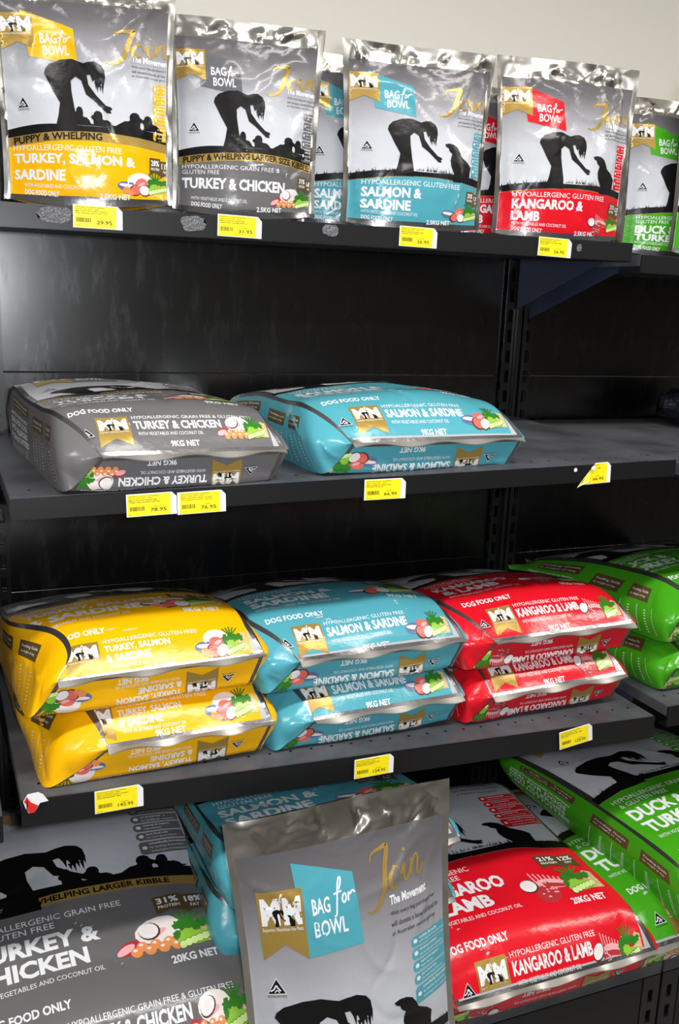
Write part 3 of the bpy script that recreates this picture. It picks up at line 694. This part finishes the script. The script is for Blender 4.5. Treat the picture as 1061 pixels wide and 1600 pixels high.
def post(x, label):
    t = empty('upright_post', (x, 0, 0), label, 'upright', 'slotted shelf uprights')
    slotted('slotted_face', [-.0395, -.032, -.021, .021, .032, .0395], (1, 3), 1.95, -.009, -.012, t)
    boxes('channel', [((-.0375, .0375), (.016, .02), (0, 1.95))], M_hole, t)
    boxes('ridge', [((-.0125, -.003), (-.026, -.0115), (0, 1.95))], M_post, t, .003)
    boxes('ridge', [((.003, .0125), (-.026, -.0115), (0, 1.95))], M_post, t, .003)
    return t
post(0, 'black slotted upright at the left end of the middle bay'); post(1.2, 'black slotted upright between the middle bay and the right bay'); post(2.4, 'black slotted upright at the far right end')
def shelf(label, x0, x1, D, zfun, lip, holes=True, yfun=lambda x: 0., plain=False):
    """pressed steel shelf: deck, front lip with ticket groove, two triangular brackets"""
    t = empty('shelf', ((x0+x1)/2, -D, zfun((x0+x1)/2, -D)), label, 'shelf', 'black metal shelves')
    ox, oy, oz = t.location
    def w(v): x, y, z = v; return Vector((x-ox, y+yfun(x)*(-y/D)-oy, z+zfun(x, y)-oz))
    bm = bmesh.new()
    # the deck is a slab with a rolled front, cut finely so it follows the slope of the shelf
    def slab(b, n=1):
        (xa, xb), (ya, yb), (za, zb) = b; g = bmesh.ops.create_cube(bm, size=1)
        for v in g['verts']: v.co = w(((xa+xb)/2+v.co.x*(xb-xa), (ya+yb)/2+v.co.y*(yb-ya), (za+zb)/2+v.co.z*(zb-za)))
        return g
    slab(((x0, x1), (-D+.001, -.030), (-.022, 0)))
    bmesh.ops.bevel(bm, geom=bm.edges[:], offset=.0012, segments=2, affect='EDGES')
    if holes:   # row of round punched holes near the front edge
        x = x0+.03
        while x < x1-.02:
            g = bmesh.ops.create_circle(bm, cap_ends=True, segments=8, radius=.0028, matrix=Matrix.Translation(w((x, -D+.045, .0004))))
            for f in {f for v in g['verts'] for f in v.link_faces}: f.material_index = 1
            x += .0375
    me = bpy.data.meshes.new('deck'); bm.to_mesh(me); bm.free(); link('deck', me, t, [M_deck, M_hole])
    bm = bmesh.new(); slab(((x0, x1), (-D-.003, -D+.001), (-lip, -.0005))); slab(((x0, x1), (-D+.001, -D+.022), (-lip, -lip+.003)))
    bmesh.ops.bevel(bm, geom=bm.edges[:], offset=.0012, segments=2, affect='EDGES')
    me = bpy.data.meshes.new('front_lip'); bm.to_mesh(me); bm.free(); link('front_lip', me, t, [M_lip])
    for xs, s in ((x0+.004, 1), (x1-.004, -1)):
        bm = bmesh.new(); pr = [(-.034, -.022), (-D*.82, -.022), (-D*.82, -.034), (-.034, -.135)]
        A_ = [bm.verts.new(w((xs, y, z))) for y, z in pr]; B_ = [bm.verts.new(w((xs+s*.003, y, z))) for y, z in pr]
        bm.faces.new(A_); bm.faces.new(B_[::-1])
        for i in range(4): bm.faces.new((A_[i], B_[i], B_[(i+1) % 4], A_[(i+1) % 4]))
        bmesh.ops.recalc_face_normals(bm, faces=bm.faces[:])
        me = bpy.data.meshes.new('bracket'); bm.to_mesh(me); bm.free(); link('bracket', me, t, [M_brk])
    return t
zf1 = lambda x, y: Z1+.0084*(min(max(x, 0), 1.2)/1.2-.5)
zf2 = lambda x, y: Z2+.0228*(x/1.2-.5)+.0145*(y/D2)
zf3 = lambda x, y: Z3-.0257*(x/1.2-.5)+.0015*(y/D3)
shelf('top black metal shelf under the row of pouches, middle bay', .004, 1.182, D1, zf1, .036)
shelf('second black shelf with dusty grey top, middle bay', .004, 1.187, D2, zf2, .032)
shelf('third black shelf carrying stacked coloured sacks, middle bay', .004, 1.187, D3, zf3, .044, yfun=lambda x: -.0163*(x/1.2-.5))
shelf('top black shelf of the right bay, set slightly lower', 1.206, 2.39, D1, lambda x, y: Z1-.016, .036)
shelf('second shelf of the right bay with bare grey top', 1.206, 2.39, D2, lambda x, y: 1.3405+.0145*(y/D2), .032)
shelf('third shelf of the right bay under the green sacks', 1.225, 2.39, D3, lambda x, y: .842, .044)
shelf('top black shelf of the left bay at the photo edge', -1.19, -.010, D1, lambda x, y: Z1-.004, .036)
shelf('second shelf of the left bay at the photo edge', -1.19, -.010, D2, lambda x, y: 1.313, .032, holes=False)
shelf('third shelf of the left bay at the photo edge', -1.19, -.022, D3-.02, lambda x, y: .83, .044, holes=False)
ZB = .345; DB = .70
for i, (x0, x1) in enumerate(BX):
    t = empty('base_shelf', ((x0+x1)/2, -DB, 0), 'deep black base shelf at the foot of the %s' % pn[i], 'shelf', 'black base shelves')
    hw = (x1-x0)/2-.003
    boxes('deck', [((-hw, hw), (.0, DB-.03), (ZB-.03, ZB))], M_deck, t, .0015)
    boxes('kick_panel', [((-hw+.045, hw-.045), (.0, .015), (.0, ZB-.032))], M_lip, t, .001)
    for s in (-1, 1):
        slotted('slotted_leg', [-.021, -.006, .006, .021], (1,), ZB-.032, 0, .010, t, (s*(hw-.021), 0, 0))
        boxes('leg_backing', [((s*(hw-.021)-.02, s*(hw-.021)+.02), (.0105, .016), (0, ZB-.033))], M_hole, t)

# ------------------------------------------------------------------ price tickets
M_card = mat('white_card', (232, 234, 238), .45); M_yel = mat('yellow_ticket', (250, 228, 20), .45); M_ink = mat('ticket_ink', (60, 56, 20), .6)
M_tape = mat('scuffed_clear_tape', (92, 92, 98), .22, spec=.8, bump=(260, 1, .004)); M_red = mat('red_sticker', (214, 40, 36), .4)
def ticket(label, x, z, D, price, lines, rot=0., curl=0., left=0., w_=.0745, h=.034, yoff=0.):
    t = empty('price_ticket', (x, -D-.0052+yoff, z), label, 'price ticket', 'yellow price tickets', (0, -rot, 0))
    nx = 24
    def bend(X, Zc, d):  # curl lifts one corner of the card
        y = -d
        if curl: k_ = np.clip((-X-.35*w_+Zc*.9+.0)*1.6+.4*w_*.6, 0, 1); y = y-k_*k_*curl*30; X = X+k_*.35; Zc = Zc-k_*.5
        return X, y, Zc
    def grid(x0, x1, z0, z1, d, nm, m, cut=0.):
        bm = bmesh.new(); nz = 10; vs = []
        for j in range(nz+1):
            row = []
            for i in range(nx+1):
                X, Zc = x0+(x1-x0)*i/nx, z0+(z1-z0)*j/nz
                ex = max(0, cut-(z1-Zc)-(x1-X)) if cut else 0; X -= ex/2; Zc -= ex/2
                row.append(bm.verts.new(bend(X, Zc, d)))
            vs.append(row)
        for j in range(nz):
            for i in range(nx): bm.faces.new((vs[j][i], vs[j][i+1], vs[j+1][i+1], vs[j+1][i]))
        g = bmesh.ops.extrude_face_region(bm, geom=bm.faces[:])
        for v in [v for v in g['geom'] if isinstance(v, bmesh.types.BMVert)]: v.co.y += .0004
        bmesh.ops.recalc_face_normals(bm, faces=bm.faces[:])
        me = bpy.data.meshes.new(nm); bm.to_mesh(me); bm.free(); return link(nm, me, t, m)
    grid(-w_/2, w_/2, -h/2, h/2, 0, 'card', [M_card], .007)
    xa, xb = -w_/2+.0015+left, w_/2-.0095+left*.3
    lab = grid(xa, xb, -h/2+.0012, h/2-.0012, .0006, 'printed_label', [M_yel])
    A = Art()
    for i, s in enumerate(lines):
        yy = h/2-.0045-i*.0030; A.text(s, xa+.002, yy, xa+.002+min(len(s)*.00165, xb-xa-.003), yy+.0019, 'black', 1, .02)
    r = random.Random(len(label)); X = xa+.0035
    while X < xa+.024: ww = r.choice((.0004, .0007, .001)); A.rect(X, -h/2+.0085, X+ww, -h/2+.0150, 'black', 1); X += ww+r.choice((.0004, .0006, .0009))
    A.text('14050051', xb-.026, -h/2+.0135, xb-.014, -h/2+.0150, 'black', 1)
    A.text(price, xb-.030, -h/2+.0065, xb-.0065, -h/2+.0120, 'black', 1, .015)
    A.text('01/12', xa+.002, -h/2+.0025, xa+.010, -h/2+.0042, 'black', 1)
    V, Fc, Mi = A.finish(.01, .01)
    me = bpy.data.meshes.new('print'); me.from_pydata([bend(v[0], v[1], .0008) for v in V], [], Fc); 
    for p in me.polygons: p.flip()
    link('print', me, lab, [M_ink])
def LN(*p): return ['Pakenham Produce & Saddlery', 'Phone: (03) 5941 1404']+list(p)
ticket('yellow 29.95 ticket under the pouch with the yellow base', .159, 1.7125, D1, '29.95', LN('MEALS FOR PUPS TURKEY, SALMON', 'AND SARDINE 2.5KG PUPPY (YELL'), .0)
ticket('yellow 31.95 ticket under the grey turkey and chicken pouch', .385, 1.7135, D1, '31.95', LN('MEALS FOR PUPS GRAIN FREE', 'TURKEY AND CHICKEN PUPPY 2.5'), -.01)
ticket('yellow ticket reading 26.95 under the front teal pouch', .711, 1.7165, D1, '26.95', LN('MEALS FOR MUTTS SALMON AND', 'SARDINE 2.5KG (BLUE)'), -.01)
ticket('yellow ticket reading 26.95 under the front red pouch', .999, 1.7155, D1, '26.95', LN('MEALS FOR MUTTS ROO AND LAMB', '2.5KG (RED)'), -.02)
ticket('yellow ticket reading 78.95, left of a touching pair', .202, 1.2985, D2, '78.95', LN('MEALS FOR PUPS GRAIN FREE', 'TURKEY AND CHICKEN PUPPY 9KG'), .03)
ticket('yellow ticket reading 76.95, right of a touching pair', .2775, 1.2985, D2, '76.95', LN('MEALS FOR PUPS TURKEY, SALMON', 'AND SARDINE 9KG PUPPY (YELLOW'), .03, left=.002)
ticket('yellow ticket reading 66.95 below the teal sack on the second shelf', .583, 1.306, D2, '66.95', LN('MEALS FOR MUTTS SALMON AND', 'SARDINE 9KG (BLUE)'), .01)
ticket('peeling yellow ticket reading 66.95 with a curled corner', .997, 1.3175, D2, '66.95', LN('MEALS FOR MUTTS ROO AND LAMB', '9KG (RED)'), .05, curl=.05, h=.038, left=.001)
ticket('yellow ticket reading 142.95 below the yellow sacks', .148, .8360, D3, '142.95', LN('MEALS FOR PUPS TURKEY, SALMON', 'AND SARDINE PUPPY 20KG'), .01, h=.038, yoff=.007)
ticket('yellow ticket reading 124.95 below the teal stack on the third shelf', .581, .8225, D3, '124.95', LN('MEALS FOR MUTTS SALMON AND', 'SARDINE 20KG (BLUE)'), .015, h=.036)
ticket('tilted yellow ticket reading 124.95 below the red sacks', .998, .818, D3, '124.95', LN('MEALS FOR MUTTS ROO AND LAMB', '20KG (RED)'), .13, h=.036, yoff=-.007)
def patch(name, label, cat, x, z, D, w_, h, m, seed, group=None, rot=0., yo=0.):
    r = random.Random(seed); bm = bmesh.new(); n = 18
    vs = [bm.verts.new((w_/2*math.cos(6.283*i/n)*abs(math.cos(6.283*i/n))**-.35*r.uniform(.82, 1.05) if abs(math.cos(6.283*i/n)) > .05 else 0, 0, h/2*math.sin(6.283*i/n)*r.uniform(.8, 1.1))) for i in range(n)]
    f = bm.faces.new(vs); bmesh.ops.triangulate(bm, faces=[f])
    g = bmesh.ops.extrude_face_region(bm, geom=bm.faces[:])
    for v in [v for v in g['geom'] if isinstance(v, bmesh.types.BMVert)]: v.co.y -= .0007
    bmesh.ops.recalc_face_normals(bm, faces=bm.faces[:])
    me = bpy.data.meshes.new(name); bm.to_mesh(me); bm.free(); o = link(name, me, None, [m]); o.location = (x, -D-.0032+yo, z); o.rotation_euler = (0, rot, 0)
    return tag(o, label, cat, group)
patch('tape_residue', 'patch of old clear tape below the yellow-based pouch', 'tape', .096, 1.712, D1, .055, .026, M_tape, 1, 'tape marks on the shelf edge')
patch('tape_residue', 'patch of old clear tape below the left edge of the grey pouch', 'tape', .308, 1.713, D1, .042, .026, M_tape, 2, 'tape marks on the shelf edge')
patch('tape_residue', 'faint tape mark under the left teal pouch', 'tape', .545, 1.718, D1, .032, .020, M_tape, 3, 'tape marks on the shelf edge')
patch('tape_residue', 'small tape mark right of the 26.95 ticket under the red pouch', 'tape', 1.055, 1.718, D1, .012, .016, M_tape, 4, 'tape marks on the shelf edge')
patch('paper_scrap', 'tiny white scrap stuck left of the peeling ticket', 'sticker', .958, 1.325, D2, .007, .007, M_card, 6, 'white scraps by the peeling ticket')
patch('paper_scrap', 'tiny white scrap beside the top of the peeling ticket', 'sticker', .992, 1.3285, D2, .010, .007, M_card, 7, 'white scraps by the peeling ticket', yo=-.0065)
t = empty('torn_sticker', (.024, -D3-.0005, .851), 'torn red and white sticker at the left end of the third shelf', 'sticker')
for nm, pts, m, d in (('paper', [(-.016, .006), (-.010, .016), (.004, .017), (.010, .013), (.017, .002), (.006, .001), (-.002, -.012), (-.009, -.012), (-.013, -.004)], M_card, 0), ('red_print', [(-.015, .006), (-.011, .013), (-.006, .004), (.003, -.002), (-.002, -.0115), (-.008, -.0115), (-.012, -.006), (-.010, .000)], M_red, .0012)):
    bm = bmesh.new(); f = bm.faces.new([bm.verts.new((x*1.1, -d, z*1.1)) for x, z in pts]); bmesh.ops.triangulate(bm, faces=[f])
    g = bmesh.ops.extrude_face_region(bm, geom=bm.faces[:])
    for v in [v for v in g['geom'] if isinstance(v, bmesh.types.BMVert)]: v.co.y += .001
    bmesh.ops.recalc_face_normals(bm, faces=bm.faces[:])
    me = bpy.data.meshes.new(nm); bm.to_mesh(me); bm.free(); link(nm, me, t, [m])

# ------------------------------------------------------------------ top shelf pouches
G = 'silver stand-up pouches on the top shelf'
P_ = lambda *a, **k: pouch(*a, **k)
zt = 1.7305
P_('silver pouch with yellow base, turkey salmon and sardine, at the far left', G, 'yellow', .282, .333, (.160, -.340, zt), rz=-.16, ry=-.02, seed=1)
P_('silver pouch with dark grey base mostly hidden between the yellow and grey pouches', G, 'grey', .255, .300, (.315, -.235, zt), rz=-.05, seed=2)
P_('silver pouch with grey base reading turkey and chicken, right of the yellow pouch', G, 'grey', .262, .308, (.414, -.345, zt), rz=-.14, seed=3)
P_('silver pouch with teal base half hidden behind the front teal pouch', G, 'teal', .245, .297, (.650, -.275, zt), rz=-.02, seed=4)
P_('silver pouch with teal base reading salmon and sardine, in front', G, 'teal', .288, .310, (.728, -.350, zt), rz=-.12, seed=5)
P_('silver pouch with red base tucked behind, between the teal and red pouches', G, 'red', .240, .285, (.955, -.255, zt), rz=.05, seed=6)
P_('silver pouch with red base reading kangaroo and lamb, in front', G, 'red', .298, .325, (1.045, -.350, zt), rz=-.14, seed=7)
zr = Z1-.0155
P_('silver pouch with green base peeking out behind the red pouch', G, 'green', .25, .285, (1.215, -.225, zr+.014), rz=.0, seed=8, T=.06)
P_('silver pouch with green base reading duck, right of the red pouch', G, 'green', .258, .305, (1.335, -.330, zr), rz=-.06, seed=9)
P_('silver pouch edge at the right border of the photo', G, 'green', .26, .330, (1.405, -.400, zr), rz=-.05, seed=10, T=.05)

# ------------------------------------------------------------------ sacks
G9 = 'nine kilo sacks lying on the second shelf'
sack('grey turkey and chicken sack lying at the left of the second shelf', G9, 'grey', '9KG', .318, .50, .120, (.236, -.598, 1.3185), rz=.08, seed=21, k=.92, insL=(.16, .10, .02), rear=(.95, .55), soff=0., gb=.002)
sack('teal salmon and sardine sack lying in the middle of the second shelf', G9, 'teal', '9KG', .360, .50, .118, (.665, -.570, 1.3255), rz=.06, seed=22, k=.92, insL=(.12, .06, .0), rear=(.72, .4), soff=.01)
G9 = 'stacked nine kilo sacks on the third shelf'
U_ = dict(crown=.86, lift=.4)
sack('lower yellow turkey salmon and sardine sack', G9, 'yellow', '9KG', .350, .53, .132, (.215, -.578, .8525), rz=.05, seed=23, k=.92, insL=(.27, .25, .18), soff=.022, **U_)
sack('upper yellow turkey salmon and sardine sack', G9, 'yellow', '9KG', .355, .53, .128, (.198, -.575, .972), rz=.06, rx=-.08, seed=24, k=.92, insL=(.12, .20, .16), soff=.05, gb=.004)
sack('lower teal salmon and sardine sack under the other teal one', G9, 'teal', '9KG', .350, .53, .120, (.590, -.560, .8465), rz=.05, seed=25, k=.92, insL=(.20, .18, .12), soff=.022, **U_)
sack('upper teal salmon and sardine sack in the stack between yellow and red', G9, 'teal', '9KG', .362, .53, .126, (.578, -.565, .955), rz=.04, rx=-.07, seed=26, k=.92, insL=(.16, .09, .0), crown=1.02)
sack('lower red kangaroo and lamb sack', G9, 'red', '9KG', .350, .53, .120, (.968, -.555, .8405), rz=.05, seed=27, k=.92, insL=(.14, .14, .12), soff=.022, **U_)
sack('upper red kangaroo and lamb sack', G9, 'red', '9KG', .360, .53, .122, (.968, -.560, .948), rz=.04, rx=-.07, seed=28, k=.92, insL=(.14, .07, .0), soff=.02)
sack('lower green duck and turkey sack in the right bay', G9, 'green', '9KG', .42, .53, .120, (1.472, -.545, .8425), rz=.04, seed=29, k=.92, insL=(.05, .03, .0), ia=.10, gb=.03, **U_)
sack('upper green duck and turkey sack in the right bay', G9, 'green', '9KG', .42, .55, .128, (1.462, -.550, .950), rz=.06, rx=-.03, seed=30, k=.92, insL=(.05, .03, .0), head=1.2, ia=.14, gb=.035)
G20 = 'twenty kilo sacks on the base shelf'
sack('lower grey turkey and chicken sack under the back of the large grey one', G20, 'grey', '20KG', .45, .37, .075, (.125, -.400, ZB), seed=31, res=.009, k=.5)
sack('large grey turkey and chicken sack with woman and puppies on top', G20, 'grey', '20KG', .455, .66, .125, (.135, -.685, ZB+.010), rz=.04, rx=.155, seed=32, res=.008, rear=(1.0, .7), insL=(.05, .03, 0))
for i, (z, rz, s, lab) in enumerate(((0, .03, 33, 'bottom teal sack of the pile behind the standing bag'), (.118, -.02, 34, 'middle teal sack of the pile behind the standing bag'), (.235, .04, 35, 'top teal sack of the pile, salmon lettering above the standing bag'))):
    sack(lab, G20, 'teal', '20KG', .415, .58, .118, (.530+.008*i, -.59, ZB+z), rz=rz, seed=s, res=.009, bigside=(i == 0), rx=.02 if i == 2 else 0, crown=.86, lift=.4, soff=.18 if i == 2 else .03)
sack('large red kangaroo and lamb sack on the base shelf', G20, 'red', '20KG', .44, .60, .130, (.905, -.725, ZB), rz=.0, seed=36, res=.008, hs=.42, rx=.05, insL=(.05, .03, 0), soff=.10, rear=(.9, .6))
sack('flat green duck and turkey sack between the red sack and the topmost green one', G20, 'green', '20KG', .44, .62, .115, (1.355, -.715, ZB), rz=.03, rx=.03, seed=37, res=.009, insL=(.02, .02, 0))
sack('topmost green duck and turkey sack drooping over the pile at the right', G20, 'green', '20KG', .45, .66, .125, (1.445, -.740, ZB+.085), rz=.10, rx=.085, seed=38, res=.009, insL=(.05, .03, 0))
pouch('tall silver bag with teal diamond standing in front of the teal pile', G20, 'teal', .395, .462, (.520, -.725, ZB+.002), rz=-.06, rx=-.13, ry=-.065, seed=41, T=.11, kind='sack', s0=.477-1.92*.395, res=.006, name='standing_sack', headh=.12)
# small pack at the right edge
M_blk = mat('black_glossy_film', (24, 25, 34), .15, bump=(60, .8, .004)); M_pk = mat('pink_film', (205, 120, 140), .2, bump=(60, .8, .004))
t = empty('treat_pack', (1.66, -.16, 1.341), 'small black and pink glossy pack on the bare right shelf', 'pet treat pack')
def lump(nm, cx, cy, cz, rx_, ry_, rz_, m, seed):
    bm = bmesh.new(); bmesh.ops.create_uvsphere(bm, u_segments=40, v_segments=24, radius=1); W_ = Wrinkle(seed, 2, 2, 20, .12, .03)
    for v in bm.verts:
        x, y, z = v.co; s = np.sign; e = .6
        d = 1+float(W_(np.array([abs(x)+y*.5+.5]), np.array([z+1.]))[0])*.8
        v.co = Vector((cx+s(x)*abs(x)**e*rx_*d, cy+s(y)*abs(y)**e*ry_*d, max(.0005, cz+s(z)*abs(z)**.8*rz_*d)))
    for f in bm.faces: f.smooth = True
    me = bpy.data.meshes.new(nm); bm.to_mesh(me); bm.free(); return link(nm, me, t, [m])
lump('pack_body', -.005, 0, .045, .115, .08, .045, M_blk, 3); lump('pink_end', -.015, -.06, .035, .075, .045, .035, M_pk, 5)
